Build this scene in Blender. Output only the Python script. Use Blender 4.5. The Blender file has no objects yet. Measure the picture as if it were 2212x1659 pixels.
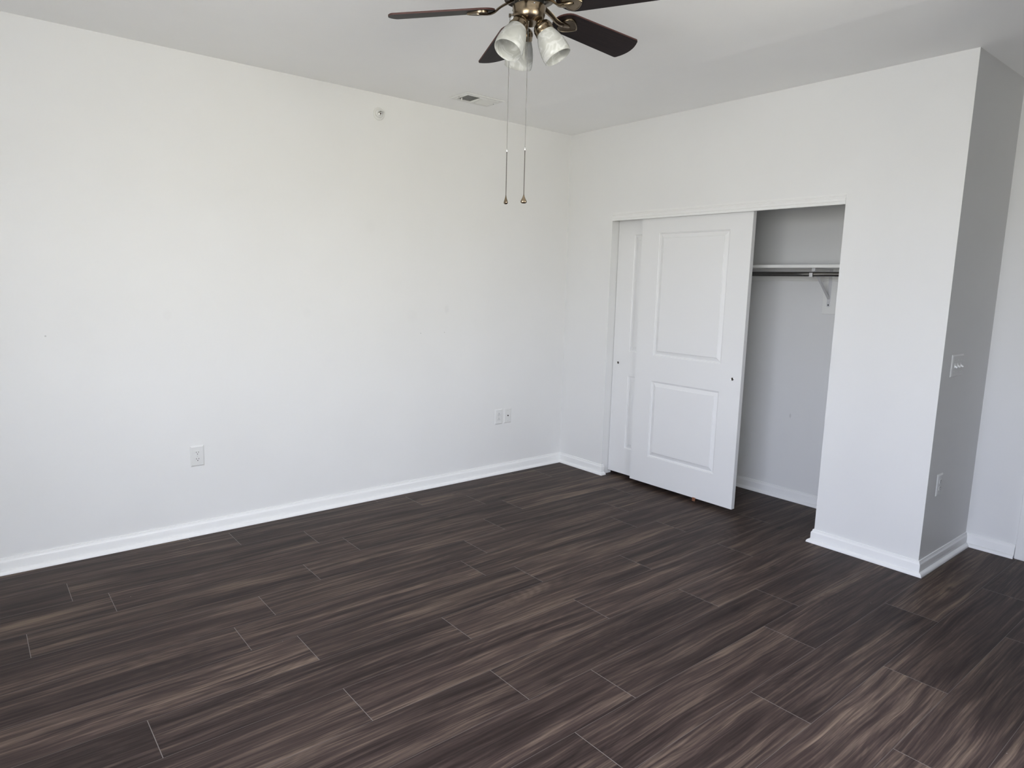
import bpy, bmesh, math, random
from mathutils import Vector, Matrix

C = bpy.context.scene.collection
SC = bpy.context.scene
PI = math.pi

# ------------------------------------------------------------------ camera
cam = bpy.data.cameras.new('camera')
cam.sensor_width = 36.0
cam.sensor_fit = 'HORIZONTAL'
cam.lens = 36.0 * 1450.1 / 2212.0
cam.clip_start = 0.02
camo = bpy.data.objects.new('camera', cam)
C.objects.link(camo)
RT = Vector((0.77438186, -0.63223876, 0.02463498))
UP = Vector((0.07570253, 0.13123723, 0.98845633))
FW = Vector((0.62817343, 0.76357772, -0.14948981))
M = Matrix((RT, UP, -FW)).transposed().to_4x4()
M.translation = (-3.97845, -4.15196, 1.5403)
camo.matrix_world = M
SC.camera = camo

# ------------------------------------------------------------------ daylight
SKY_STRENGTH = 18.0
world = bpy.data.worlds.new('World')
SC.world = world
world.use_nodes = True
wn = world.node_tree
wn.nodes.clear()
tc = wn.nodes.new('ShaderNodeTexCoord')
sep = wn.nodes.new('ShaderNodeSeparateXYZ')
rmp = wn.nodes.new('ShaderNodeValToRGB')
mp = wn.nodes.new('ShaderNodeMath')
mp.operation = 'MULTIPLY_ADD'
mp.inputs[1].default_value = 0.5
mp.inputs[2].default_value = 0.5
bg = wn.nodes.new('ShaderNodeBackground')
out = wn.nodes.new('ShaderNodeOutputWorld')
wn.links.new(tc.outputs['Generated'], sep.inputs[0])
wn.links.new(sep.outputs['Z'], mp.inputs[0])
wn.links.new(mp.outputs[0], rmp.inputs[0])
# towards -y (the rear window) the sky colour is tinted to take the blue out of the light
ymap = wn.nodes.new('ShaderNodeMapRange')
ymap.interpolation_type = 'SMOOTHSTEP'
ymap.inputs[1].default_value = -0.35
ymap.inputs[2].default_value = -0.80
ymap.inputs[3].default_value = 0.0
ymap.inputs[4].default_value = 1.0
wn.links.new(sep.outputs['Y'], ymap.inputs[0])
tint = wn.nodes.new('ShaderNodeMix')
tint.data_type = 'RGBA'
tint.blend_type = 'MULTIPLY'
tint.inputs['B'].default_value = (0.985, 0.95, 0.84, 1)
wn.links.new(ymap.outputs[0], tint.inputs['Factor'])
wn.links.new(rmp.outputs[0], tint.inputs['A'])
wn.links.new(tint.outputs['Result'], bg.inputs[0])
wn.links.new(bg.outputs[0], out.inputs[0])
e = rmp.color_ramp.elements
e[0].position = 0.40
e[0].color = (0.72, 0.715, 0.69, 1)          # lawn and paving outside
e[1].position = 1.0
e[1].color = (0.70, 0.85, 1.32, 1)           # zenith
n = rmp.color_ramp.elements.new(0.49); n.color = (0.77, 0.765, 0.735, 1)
n = rmp.color_ramp.elements.new(0.53); n.color = (0.965, 1.005, 1.14, 1)   # bright horizon
n = rmp.color_ramp.elements.new(0.70); n.color = (0.85, 0.94, 1.27, 1)
bg.inputs[1].default_value = SKY_STRENGTH

SC.view_settings.view_transform = 'Standard'
SC.view_settings.look = 'None'
SC.view_settings.gamma = 1.0
SC.view_settings.use_curve_mapping = False
SC.view_settings.exposure = 0.0
SC.cycles.max_bounces = 14
SC.cycles.diffuse_bounces = 10
SC.cycles.glossy_bounces = 6
SC.cycles.transmission_bounces = 8
SC.cycles.transparent_max_bounces = 12
SC.cycles.use_denoising = True
SC.cycles.sample_clamp_indirect = 10.0
SC.cycles.caustics_reflective = False
SC.cycles.caustics_refractive = False

# ------------------------------------------------------------------ room numbers (metres)
H = 2.74          # ceiling height
W = 2.8734        # closet wall runs from y = 0 to y = -W
Y1, Y2 = 0.4957, 2.2863   # closet opening
ZH = 2.094        # opening height
D = 0.7467        # entry wall behind the closet corner
CB = 0.6732       # closet back wall
T = 0.115         # partition thickness
XW = -4.95        # window wall, left of the camera
YR = -5.35         # rear wall with the second window
YH = -7.6          # end of the unseen entry hall, made deep to keep the return wall dim
# windows: (from, to, sill, head)
WIN1 = (-4.80, -2.50, 0.92, 2.34)
WIN2 = (-2.85, -1.42, 0.92, 2.36)

def portal(loc, rot, sx, sy):
    l = bpy.data.lights.new('window_daylight', 'AREA')
    l.shape = 'RECTANGLE'; l.size = sx; l.size_y = sy
    l.cycles.is_portal = True
    o = bpy.data.objects.new('window_daylight', l)
    C.objects.link(o)
    o.location = loc; o.rotation_euler = rot
    return o
portal((XW - 0.075, (WIN1[0] + WIN1[1]) / 2, (WIN1[2] + WIN1[3]) / 2), (PI / 2, 0, -PI / 2), WIN1[1] - WIN1[0], WIN1[3] - WIN1[2])
portal(((WIN2[0] + WIN2[1]) / 2, YR - 0.075, (WIN2[2] + WIN2[3]) / 2), (PI / 2, 0, 0), WIN2[1] - WIN2[0], WIN2[3] - WIN2[2])

# ------------------------------------------------------------------ materials
def principled(name, col, rough=0.5, metal=0.0, spec=0.5):
    m = bpy.data.materials.new(name)
    m.use_nodes = True
    b = m.node_tree.nodes['Principled BSDF']
    b.inputs['Base Color'].default_value = (*col, 1)
    b.inputs['Roughness'].default_value = rough
    b.inputs['Metallic'].default_value = metal
    b.inputs['Specular IOR Level'].default_value = spec
    return m

def N(m, t, **kw):
    n = m.node_tree.nodes.new(t)
    for k, v in kw.items():
        setattr(n, k, v)
    return n

def L(m, a, b):
    m.node_tree.links.new(a, b)

def ramp(m, stops):
    r = N(m, 'ShaderNodeValToRGB')
    el = r.color_ramp.elements
    el[0].position, el[0].color = stops[0][0], (*stops[0][1], 1)
    el[1].position, el[1].color = stops[-1][0], (*stops[-1][1], 1)
    for p, c in stops[1:-1]:
        x = el.new(p); x.color = (*c, 1)
    return r

def noise(m, vec, scale, detail=2.0, rough=0.5, dist=0.0):
    n = N(m, 'ShaderNodeTexNoise')
    n.inputs['Scale'].default_value = scale
    n.inputs['Detail'].default_value = detail
    n.inputs['Roughness'].default_value = rough
    n.inputs['Distortion'].default_value = dist
    if vec is not None:
        L(m, vec, n.inputs['Vector'])
    return n

def paint(name, col, rough, orange=0.0006, mott=0.012, marks=()):
    """roller-applied wall paint: a little mottling and a fine orange-peel bump"""
    m = principled(name, col, rough, 0, 0.35)
    b = m.node_tree.nodes['Principled BSDF']
    t = N(m, 'ShaderNodeTexCoord')
    n1 = noise(m, t.outputs['Object'], 1.7, 4, 0.55)
    lo = tuple(c * (1 - mott) for c in col); hi = tuple(min(1, c * (1 + mott)) for c in col)
    r = ramp(m, [(0.3, lo), (0.7, hi)])
    L(m, n1.outputs[0], r.inputs[0])
    src = r.outputs[0]
    for a_, (px, py, pz, rad, flat, strength) in enumerate(marks):      # scuffs and pin holes: place, radius, height ratio, darkness
        sb = N(m, 'ShaderNodeVectorMath', operation='SUBTRACT'); sb.inputs[1].default_value = (px, py, pz)
        L(m, t.outputs['Object'], sb.inputs[0])
        ml = N(m, 'ShaderNodeVectorMath', operation='MULTIPLY'); ml.inputs[1].default_value = (1, 1, flat)
        L(m, sb.outputs[0], ml.inputs[0])
        ln = N(m, 'ShaderNodeVectorMath', operation='LENGTH'); L(m, ml.outputs[0], ln.inputs[0])
        mr = N(m, 'ShaderNodeMapRange', interpolation_type='SMOOTHSTEP')
        mr.inputs[1].default_value = rad * 0.35; mr.inputs[2].default_value = rad
        mr.inputs[3].default_value = 1 - strength; mr.inputs[4].default_value = 1.0
        L(m, ln.outputs['Value'], mr.inputs[0])
        vs = N(m, 'ShaderNodeVectorMath', operation='SCALE'); L(m, src, vs.inputs[0]); L(m, mr.outputs[0], vs.inputs['Scale'])
        src = vs.outputs[0]
    L(m, src, b.inputs['Base Color'])
    n2 = noise(m, t.outputs['Object'], 260, 2, 0.5)
    bp = N(m, 'ShaderNodeBump')
    bp.inputs['Strength'].default_value = 0.12
    bp.inputs['Distance'].default_value = orange
    L(m, n2.outputs[0], bp.inputs['Height']); L(m, bp.outputs[0], b.inputs['Normal'])
    return m

M_WALL = paint('wall_paint', (0.745, 0.745, 0.738), 0.55)
M_WALL_LEFT = paint('wall_paint_scuffed', (0.745, 0.745, 0.738), 0.55, marks=(
    (-1.203, 0, 1.334, 0.026, 0.6, 0.045), (-1.424, 0, 1.163, 0.0040, 1, 0.55), (-1.221, 0, 1.164, 0.0040, 1, 0.5), (-3.652, 0, 1.211, 0.0060, 1, 0.3),
    (-3.081, 0, 1.311, 0.030, 0.7, 0.022), (-2.269, 0, 1.316, 0.035, 0.8, 0.020), (-1.819, 0, 1.884, 0.05, 0.8, 0.015), (-1.50, 0, 1.29, 0.06, 1.0, 0.016)))
M_WALL_CLOSET = paint('closet_wall_paint', (0.745, 0.745, 0.738), 0.55, marks=((CB, -1.715, 0.625, 0.010, 0.45, 0.18),))
M_CEIL = paint('ceiling_paint', (0.92, 0.92, 0.913), 0.9, 0.0008)
M_TRIM = principled('trim_paint', (0.82, 0.82, 0.81), 0.35)
M_FASCIA = principled('header_paint', (0.775, 0.775, 0.765), 0.4)
M_DOOR = principled('door_paint', (0.745, 0.745, 0.742), 0.42)
M_PLASTIC = principled('white_plastic', (0.70, 0.70, 0.69), 0.38)
M_SLOT = principled('slot_dark', (0.03, 0.03, 0.03), 0.6)
M_SCREW = principled('painted_screw', (0.55, 0.55, 0.54), 0.35, 0.3)
M_STEEL = principled('steel', (0.5, 0.5, 0.49), 0.3, 1.0)
M_CHROME = principled('chrome', (0.75, 0.74, 0.72), 0.12, 1.0)
M_ROD = principled('rod_metal', (0.30, 0.295, 0.28), 0.16, 1.0)
M_PULL = principled('pull_cup_metal', (0.10, 0.09, 0.08), 0.3, 1.0)
M_BRKT = principled('bracket_enamel', (0.62, 0.62, 0.63), 0.4)
M_SHELF = principled('shelf_paint', (0.80, 0.80, 0.78), 0.45)
M_VENT = principled('vent_enamel', (0.78, 0.78, 0.76), 0.45)
M_VENTDARK = principled('vent_duct_shade', (0.13, 0.13, 0.12), 0.8)  # shade inside the duct, painted on a flat plate
M_BULB = principled('sprinkler_bulb_red', (0.10, 0.012, 0.015), 0.1)
M_COPPER = principled('copper_guide', (0.42, 0.20, 0.12), 0.35, 0.6)
M_STICKER = principled('sticker_white', (0.75, 0.76, 0.78), 0.4)
M_BRONZE = None

def brushed(name, col, rough):
    m = principled(name, col, rough, 1.0)
    b = m.node_tree.nodes['Principled BSDF']
    t = N(m, 'ShaderNodeTexCoord')
    mpn = N(m, 'ShaderNodeMapping'); mpn.inputs['Scale'].default_value = (6, 6, 320)
    L(m, t.outputs['Object'], mpn.inputs[0])
    n1 = noise(m, mpn.outputs[0], 3, 3, 0.6)
    r = ramp(m, [(0.3, tuple(c * 0.8 for c in col)), (0.7, tuple(c * 1.15 for c in col))])
    L(m, n1.outputs[0], r.inputs[0]); L(m, r.outputs[0], b.inputs['Base Color'])
    return m
M_BRONZE = brushed('antique_brass', (0.235, 0.185, 0.128), 0.25)
M_BRONZE_DK = brushed('antique_brass_shell', (0.15, 0.13, 0.105), 0.22)
M_CHAIN = principled('chain_metal', (0.10, 0.085, 0.075), 0.35, 0.8)
M_CORD = principled('fine_chain_metal', (0.22, 0.21, 0.20), 0.4, 0.7)
M_GAP = principled('motor_gap_black', (0.01, 0.01, 0.01), 0.6)

def blade_mat():
    m = principled('dark_blade_wood', (0.02, 0.014, 0.014), 0.5, 0, 0.14)
    b = m.node_tree.nodes['Principled BSDF']
    t = N(m, 'ShaderNodeTexCoord')
    mpn = N(m, 'ShaderNodeMapping'); mpn.inputs['Scale'].default_value = (3, 60, 60)
    L(m, t.outputs['Object'], mpn.inputs[0])
    n1 = noise(m, mpn.outputs[0], 2, 4, 0.6)
    r = ramp(m, [(0.3, (0.010, 0.0075, 0.0080)), (0.7, (0.022, 0.0150, 0.0150))])
    L(m, n1.outputs[0], r.inputs[0]); L(m, r.outputs[0], b.inputs['Base Color'])
    return m
M_BLADE = blade_mat()
M_BLADE_EDGE = principled('blade_edge_reddish', (0.062, 0.027, 0.024), 0.5, 0, 0.2)

def glass_mat():
    """swirled white alabaster glass: mostly scattering, partly see-through"""
    m = bpy.data.materials.new('alabaster_glass')
    m.use_nodes = True
    nt = m.node_tree; nt.nodes.clear()
    o = N(m, 'ShaderNodeOutputMaterial')
    t = N(m, 'ShaderNodeTexCoord')
    n0 = noise(m, t.outputs['Object'], 14, 2, 0.5)
    add = N(m, 'ShaderNodeVectorMath', operation='MULTIPLY_ADD')
    add.inputs[1].default_value = (0.09, 0.09, 0.09)
    L(m, n0.outputs['Color'], add.inputs[0]); L(m, t.outputs['Object'], add.inputs[2])
    n1 = noise(m, add.outputs[0], 11, 2, 0.5, 1.8)
    r = ramp(m, [(0.34, (0.70, 0.70, 0.65)), (0.50, (0.79, 0.79, 0.74)), (0.56, (0.96, 0.96, 0.93)), (0.62, (0.80, 0.80, 0.755))])
    L(m, n1.outputs[0], r.inputs[0])
    d = N(m, 'ShaderNodeBsdfDiffuse'); tr = N(m, 'ShaderNodeBsdfTranslucent'); tp = N(m, 'ShaderNodeBsdfTransparent')
    g = N(m, 'ShaderNodeBsdfGlossy'); g.inputs['Roughness'].default_value = 0.12
    L(m, r.outputs[0], d.inputs[0]); L(m, r.outputs[0], tr.inputs[0])
    m1 = N(m, 'ShaderNodeMixShader'); m1.inputs[0].default_value = 0.42
    L(m, d.outputs[0], m1.inputs[1]); L(m, tr.outputs[0], m1.inputs[2])
    m2 = N(m, 'ShaderNodeMixShader'); m2.inputs[0].default_value = 0.10
    L(m, m1.outputs[0], m2.inputs[1]); L(m, tp.outputs[0], m2.inputs[2])
    fr = N(m, 'ShaderNodeFresnel'); fr.inputs[0].default_value = 1.45
    m3 = N(m, 'ShaderNodeMixShader')
    L(m, fr.outputs[0], m3.inputs[0]); L(m, m2.outputs[0], m3.inputs[1]); L(m, g.outputs[0], m3.inputs[2])
    L(m, m3.outputs[0], o.inputs[0])
    return m
M_GLASS = glass_mat()

def pane_mat():
    m = bpy.data.materials.new('window_glass')
    m.use_nodes = True
    nt = m.node_tree; nt.nodes.clear()
    o = N(m, 'ShaderNodeOutputMaterial')
    tp = N(m, 'ShaderNodeBsdfTransparent'); tp.inputs[0].default_value = (0.97, 0.98, 0.97, 1)
    g = N(m, 'ShaderNodeBsdfGlossy'); g.inputs['Roughness'].default_value = 0.0
    mx = N(m, 'ShaderNodeMixShader'); mx.inputs[0].default_value = 0.05
    L(m, tp.outputs[0], mx.inputs[1]); L(m, g.outputs[0], mx.inputs[2]); L(m, mx.outputs[0], o.inputs[0])
    return m
M_PANE = pane_mat()

def floor_mat():
    m = principled('vinyl_plank_walnut', (0.05, 0.04, 0.036), 0.5, 0, 0.14)
    b = m.node_tree.nodes['Principled BSDF']
    uv = N(m, 'ShaderNodeUVMap'); uv.uv_map = 'plank_uv'
    at = N(m, 'ShaderNodeAttribute'); at.attribute_name = 'plank_tone'
    sx = N(m, 'ShaderNodeSeparateXYZ'); L(m, uv.outputs[0], sx.inputs[0])
    sr = N(m, 'ShaderNodeSeparateColor'); L(m, at.outputs['Color'], sr.inputs[0])
    rz = N(m, 'ShaderNodeMath', operation='MULTIPLY'); rz.inputs[1].default_value = 37.0
    L(m, sr.outputs[0], rz.inputs[0])
    def vec(su, sv, off=0.0):
        a = N(m, 'ShaderNodeMath', operation='MULTIPLY'); a.inputs[1].default_value = su
        c = N(m, 'ShaderNodeMath', operation='MULTIPLY'); c.inputs[1].default_value = sv
        L(m, sx.outputs[0], a.inputs[0])
        L(m, wv.outputs[0], c.inputs[0])
        z = N(m, 'ShaderNodeMath', operation='ADD'); z.inputs[1].default_value = off
        L(m, rz.outputs[0], z.inputs[0])
        k = N(m, 'ShaderNodeCombineXYZ')
        L(m, a.outputs[0], k.inputs[0]); L(m, c.outputs[0], k.inputs[1]); L(m, z.outputs[0], k.inputs[2])
        return k.outputs[0]
    # warp of v so the grain wanders
    k0 = N(m, 'ShaderNodeCombineXYZ')
    a0 = N(m, 'ShaderNodeMath', operation='MULTIPLY'); a0.inputs[1].default_value = 1.3
    c0 = N(m, 'ShaderNodeMath', operation='MULTIPLY'); c0.inputs[1].default_value = 5.0
    L(m, sx.outputs[0], a0.inputs[0]); L(m, sx.outputs[1], c0.inputs[0])
    L(m, a0.outputs[0], k0.inputs[0]); L(m, c0.outputs[0], k0.inputs[1]); L(m, rz.outputs[0], k0.inputs[2])
    w0 = noise(m, k0.outputs[0], 1.0, 2, 0.5)
    wm = N(m, 'ShaderNodeMath', operation='SUBTRACT'); wm.inputs[1].default_value = 0.5
    L(m, w0.outputs[0], wm.inputs[0])
    wv = N(m, 'ShaderNodeMath', operation='MULTIPLY_ADD'); wv.inputs[1].default_value = 0.060
    L(m, wm.outputs[0], wv.inputs[0]); L(m, sx.outputs[1], wv.inputs[2])
    # broad streaks
    nA = noise(m, vec(0.95, 13.0), 1.0, 6, 0.66, 0.35)
    nA2 = noise(m, vec(1.5, 44.0, 7.0), 1.0, 5, 0.66, 0.3)
    nA3 = noise(m, vec(2.2, 120.0, 17.0), 1.0, 3, 0.6, 0.2)
    mixA = N(m, 'ShaderNodeMath', operation='MULTIPLY_ADD'); mixA.inputs[1].default_value = 0.62
    sa = N(m, 'ShaderNodeMath', operation='MULTIPLY_ADD'); sa.inputs[1].default_value = 0.82; sa.inputs[2].default_value = -0.425
    L(m, nA.outputs[0], sa.inputs[0]); L(m, nA2.outputs[0], mixA.inputs[0]); L(m, sa.outputs[0], mixA.inputs[2])
    mixB = N(m, 'ShaderNodeMath', operation='MULTIPLY_ADD'); mixB.inputs[1].default_value = 0.44
    L(m, nA3.outputs[0], mixB.inputs[0]); L(m, mixA.outputs[0], mixB.inputs[2])
    tA = N(m, 'ShaderNodeMath', operation='MULTIPLY_ADD'); tA.inputs[1].default_value = 0.04
    L(m, sr.outputs[2], tA.inputs[0]); L(m, mixB.outputs[0], tA.inputs[2])
    rA = ramp(m, [(0.36, (0.0225, 0.0140, 0.0120)), (0.47, (0.038, 0.0248, 0.0210)), (0.56, (0.059, 0.0395, 0.0325)),
                  (0.64, (0.096, 0.0670, 0.0510)), (0.76, (0.165, 0.118, 0.085))])
    L(m, tA.outputs[0], rA.inputs[0])
    # cathedral figure: contour lines of a slow noise
    nB = noise(m, vec(1.1, 5.5, 11.0), 1.0, 1.5, 0.5, 0.3)
    mb = N(m, 'ShaderNodeMath', operation='MULTIPLY'); mb.inputs[1].default_value = 150.0
    L(m, nB.outputs[0], mb.inputs[0])
    sb = N(m, 'ShaderNodeMath', operation='SINE'); L(m, mb.outputs[0], sb.inputs[0])
    # mask so the figure shows in patches
    nM = noise(m, vec(0.8, 4.0, 23.0), 1.0, 1, 0.5)
    mr = N(m, 'ShaderNodeMapRange'); mr.inputs[1].default_value = 0.48; mr.inputs[2].default_value = 0.66
    L(m, nM.outputs[0], mr.inputs[0])
    fb = N(m, 'ShaderNodeMath', operation='MULTIPLY'); L(m, sb.outputs[0], fb.inputs[0]); L(m, mr.outputs[0], fb.inputs[1])
    # fine fibre
    nF = noise(m, vec(5.0, 210.0, 3.0), 1.0, 3, 0.6)
    f1 = N(m, 'ShaderNodeMath', operation='MULTIPLY_ADD'); f1.inputs[1].default_value = 1.2; f1.inputs[2].default_value = 0.40
    L(m, nF.outputs[0], f1.inputs[0])
    f2 = N(m, 'ShaderNodeMath', operation='MULTIPLY_ADD'); f2.inputs[1].default_value = 0.13
    L(m, fb.outputs[0], f2.inputs[0]); L(m, f1.outputs[0], f2.inputs[2])
    # plank tone
    t1 = N(m, 'ShaderNodeMath', operation='MULTIPLY_ADD'); t1.inputs[1].default_value = 0.20; t1.inputs[2].default_value = 0.80
    L(m, sr.outputs[1], t1.inputs[0])
    mm = N(m, 'ShaderNodeMath', operation='MULTIPLY'); L(m, f2.outputs[0], mm.inputs[0]); L(m, t1.outputs[0], mm.inputs[1])
    vm = N(m, 'ShaderNodeVectorMath', operation='SCALE')
    L(m, rA.outputs[0], vm.inputs[0]); L(m, mm.outputs[0], vm.inputs['Scale'])
    # knots
    vk = N(m, 'ShaderNodeTexVoronoi'); vk.inputs['Scale'].default_value = 1.0
    L(m, vec(1.9, 4.2, 51.0), vk.inputs['Vector'])
    kr = N(m, 'ShaderNodeMapRange'); kr.inputs[1].default_value = 0.03; kr.inputs[2].default_value = 0.11
    kr.inputs[3].default_value = 0.45; kr.inputs[4].default_value = 1.0
    L(m, vk.outputs['Distance'], kr.inputs[0])
    vm2 = N(m, 'ShaderNodeVectorMath', operation='SCALE')
    L(m, vm.outputs[0], vm2.inputs[0]); L(m, kr.outputs[0], vm2.inputs['Scale'])
    # specks of pale dust
    du = N(m, 'ShaderNodeTexVoronoi'); du.inputs['Scale'].default_value = 9.0
    cg = N(m, 'ShaderNodeTexCoord'); L(m, cg.outputs['Object'], du.inputs['Vector'])
    sc3 = N(m, 'ShaderNodeSeparateColor'); L(m, du.outputs['Color'], sc3.inputs[0])
    rad = N(m, 'ShaderNodeMath', operation='MULTIPLY_ADD'); rad.inputs[1].default_value = 0.028; rad.inputs[2].default_value = -0.012
    L(m, sc3.outputs[0], rad.inputs[0])
    lt = N(m, 'ShaderNodeMath', operation='LESS_THAN'); L(m, du.outputs['Distance'], lt.inputs[0]); L(m, rad.outputs[0], lt.inputs[1])
    dm = N(m, 'ShaderNodeMix', data_type='RGBA'); dm.inputs['B'].default_value = (0.34, 0.32, 0.30, 1)
    L(m, lt.outputs[0], dm.inputs['Factor']); L(m, vm2.outputs[0], dm.inputs['A'])
    L(m, dm.outputs['Result'], b.inputs['Base Color'])
    rr = N(m, 'ShaderNodeMath', operation='MULTIPLY_ADD'); rr.inputs[1].default_value = 0.14; rr.inputs[2].default_value = 0.40
    L(m, nF.outputs[0], rr.inputs[0]); L(m, rr.outputs[0], b.inputs['Roughness'])
    bp = N(m, 'ShaderNodeBump'); bp.inputs['Strength'].default_value = 0.25; bp.inputs['Distance'].default_value = 0.0006
    L(m, nF.outputs[0], bp.inputs['Height']); L(m, bp.outputs[0], b.inputs['Normal'])
    return m
M_FLOOR = floor_mat()
M_SEAM = principled('plank_bevel_glint', (0.17, 0.15, 0.135), 0.5)  # flat end strips, the highlight on plank bevels put into their colour
M_SEAM2 = principled('plank_long_bevel_glint', (0.095, 0.08, 0.07), 0.5)  # same painted bevel highlight, fainter, along the long joints

# ------------------------------------------------------------------ mesh helpers
def obj(name, bm, mats, parent=None, smooth=None, loc=None, rot=None):
    me = bpy.data.meshes.new(name)
    bmesh.ops.recalc_face_normals(bm, faces=bm.faces[:])
    bm.to_mesh(me); bm.free()
    if not isinstance(mats, (list, tuple)):
        mats = [mats]
    for m in mats:
        me.materials.append(m)
    o = bpy.data.objects.new(name, me)
    C.objects.link(o)
    if parent is not None:
        o.parent = parent
    if loc is not None: o.location = loc
    if rot is not None: o.rotation_euler = rot
    if smooth is not None:
        for p in me.polygons: p.use_smooth = True
        if smooth < 179:
            me.set_sharp_from_angle(angle=math.radians(smooth))
    return o

def tag(o, label=None, cat=None, group=None, kind=None):
    if label: o['label'] = label
    if cat: o['category'] = cat
    if group: o['group'] = group
    if kind: o['kind'] = kind
    return o

def empty(name, loc, label, cat, group=None, rot=(0, 0, 0)):
    o = bpy.data.objects.new(name, None)
    o.empty_display_size = 0.05
    C.objects.link(o)
    o.location = loc; o.rotation_euler = rot
    return tag(o, label, cat, group)

def box(bm, a, b, mi=0, bevel=0.0, seg=2):
    x0, y0, z0 = (min(a[i], b[i]) for i in range(3))
    x1, y1, z1 = (max(a[i], b[i]) for i in range(3))
    v = [bm.verts.new(p) for p in ((x0, y0, z0), (x1, y0, z0), (x1, y1, z0), (x0, y1, z0), (x0, y0, z1), (x1, y0, z1), (x1, y1, z1), (x0, y1, z1))]
    fs = [bm.faces.new([v[i] for i in q]) for q in ((3, 2, 1, 0), (4, 5, 6, 7), (0, 1, 5, 4), (1, 2, 6, 5), (2, 3, 7, 6), (3, 0, 4, 7))]
    for f in fs: f.material_index = mi
    if bevel > 0:
        es = list({e for f in fs for e in f.edges})
        r = bmesh.ops.bevel(bm, geom=es, offset=bevel, segments=seg, affect='EDGES', profile=0.5)
        for f in r['faces']: f.material_index = mi
    return fs

def lathe(bm, prof, seg=48, mat=None, mi=0, close=False):
    """prof: (r, z) list turned round z"""
    rings = []
    for r, z in prof:
        if r < 1e-6:
            p = Vector((0, 0, z))
            rings.append([bm.verts.new(mat @ p if mat else p)])
        else:
            ring = []
            for k in range(seg):
                a = 2 * PI * k / seg
                p = Vector((r * math.cos(a), r * math.sin(a), z))
                ring.append(bm.verts.new(mat @ p if mat else p))
            rings.append(ring)
    pairs = list(zip(rings[:-1], rings[1:]))
    if close: pairs.append((rings[-1], rings[0]))
    for A, B in pairs:
        if len(A) == 1 and len(B) == 1: continue
        for k in range(seg):
            k2 = (k + 1) % seg
            if len(A) == 1: f = bm.faces.new((A[0], B[k], B[k2]))
            elif len(B) == 1: f = bm.faces.new((A[k], B[0], A[k2]))
            else: f = bm.faces.new((A[k], B[k], B[k2], A[k2]))
            f.material_index = mi

def prism(bm, pts, z0, z1, mat=None, mi=0, bevel=0.0):
    """outline (x, y) extruded from z0 to z1"""
    A = [bm.verts.new(mat @ Vector((x, y, z0)) if mat else (x, y, z0)) for x, y in pts]
    B = [bm.verts.new(mat @ Vector((x, y, z1)) if mat else (x, y, z1)) for x, y in pts]
    n = len(pts)
    fs = [bm.faces.new(A[::-1]), bm.faces.new(B)]
    for k in range(n):
        fs.append(bm.faces.new((A[k], A[(k + 1) % n], B[(k + 1) % n], B[k])))
    for f in fs: f.material_index = mi
    if bevel > 0:
        es = list(set(fs[0].edges) | set(fs[1].edges))
        bmesh.ops.bevel(bm, geom=es, offset=bevel, segments=2, affect='EDGES', profile=0.5)
    return fs

def tube(bm, pts, r, seg=10, mi=0, caps=True):
    pts = [Vector(p) for p in pts]
    rings = []
    for i, p in enumerate(pts):
        d = (pts[min(i + 1, len(pts) - 1)] - pts[max(i - 1, 0)]).normalized()
        u = d.cross(Vector((0, 0, 1)))
        if u.length < 1e-4: u = d.cross(Vector((1, 0, 0)))
        u.normalize(); v = d.cross(u)
        rr = r[i] if isinstance(r, (list, tuple)) else r
        rings.append([bm.verts.new(p + rr * (math.cos(2 * PI * k / seg) * u + math.sin(2 * PI * k / seg) * v)) for k in range(seg)])
    for A, B in zip(rings[:-1], rings[1:]):
        for k in range(seg):
            f = bm.faces.new((A[k], A[(k + 1) % seg], B[(k + 1) % seg], B[k])); f.material_index = mi
    if caps:
        bm.faces.new(rings[0][::-1]).material_index = mi
        bm.faces.new(rings[-1]).material_index = mi

def strap(bm, path, wid, th, mi=0):
    """flat bar along path of (x, z) with width in y (per point) and thickness th"""
    path = [Vector((x, 0, z)) for x, z in path]
    rings = []
    for i, p in enumerate(path):
        d = (path[min(i + 1, len(path) - 1)] - path[max(i - 1, 0)]).normalized()
        nrm = Vector((-d.z, 0, d.x))
        w = wid[i] / 2 if isinstance(wid, (list, tuple)) else wid / 2
        y = Vector((0, w, 0)); q = Vector((0, w * 0.72, 0))
        rings.append([bm.verts.new(p + s) for s in (-y, -q - nrm * th / 2, q - nrm * th / 2, y, q + nrm * th / 2, -q + nrm * th / 2)])
    for A, B in zip(rings[:-1], rings[1:]):
        for k in range(6):
            bm.faces.new((A[k], A[(k + 1) % 6], B[(k + 1) % 6], B[k])).material_index = mi
    bm.faces.new(rings[0][::-1]).material_index = mi
    bm.faces.new(rings[-1]).material_index = mi

def nb(): return bmesh.new()

def struct(name, bm, mats, label, cat, parent=None, smooth=None):
    o = obj(name, bm, mats, parent, smooth)
    return tag(o, label, cat, None, 'structure')

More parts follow.
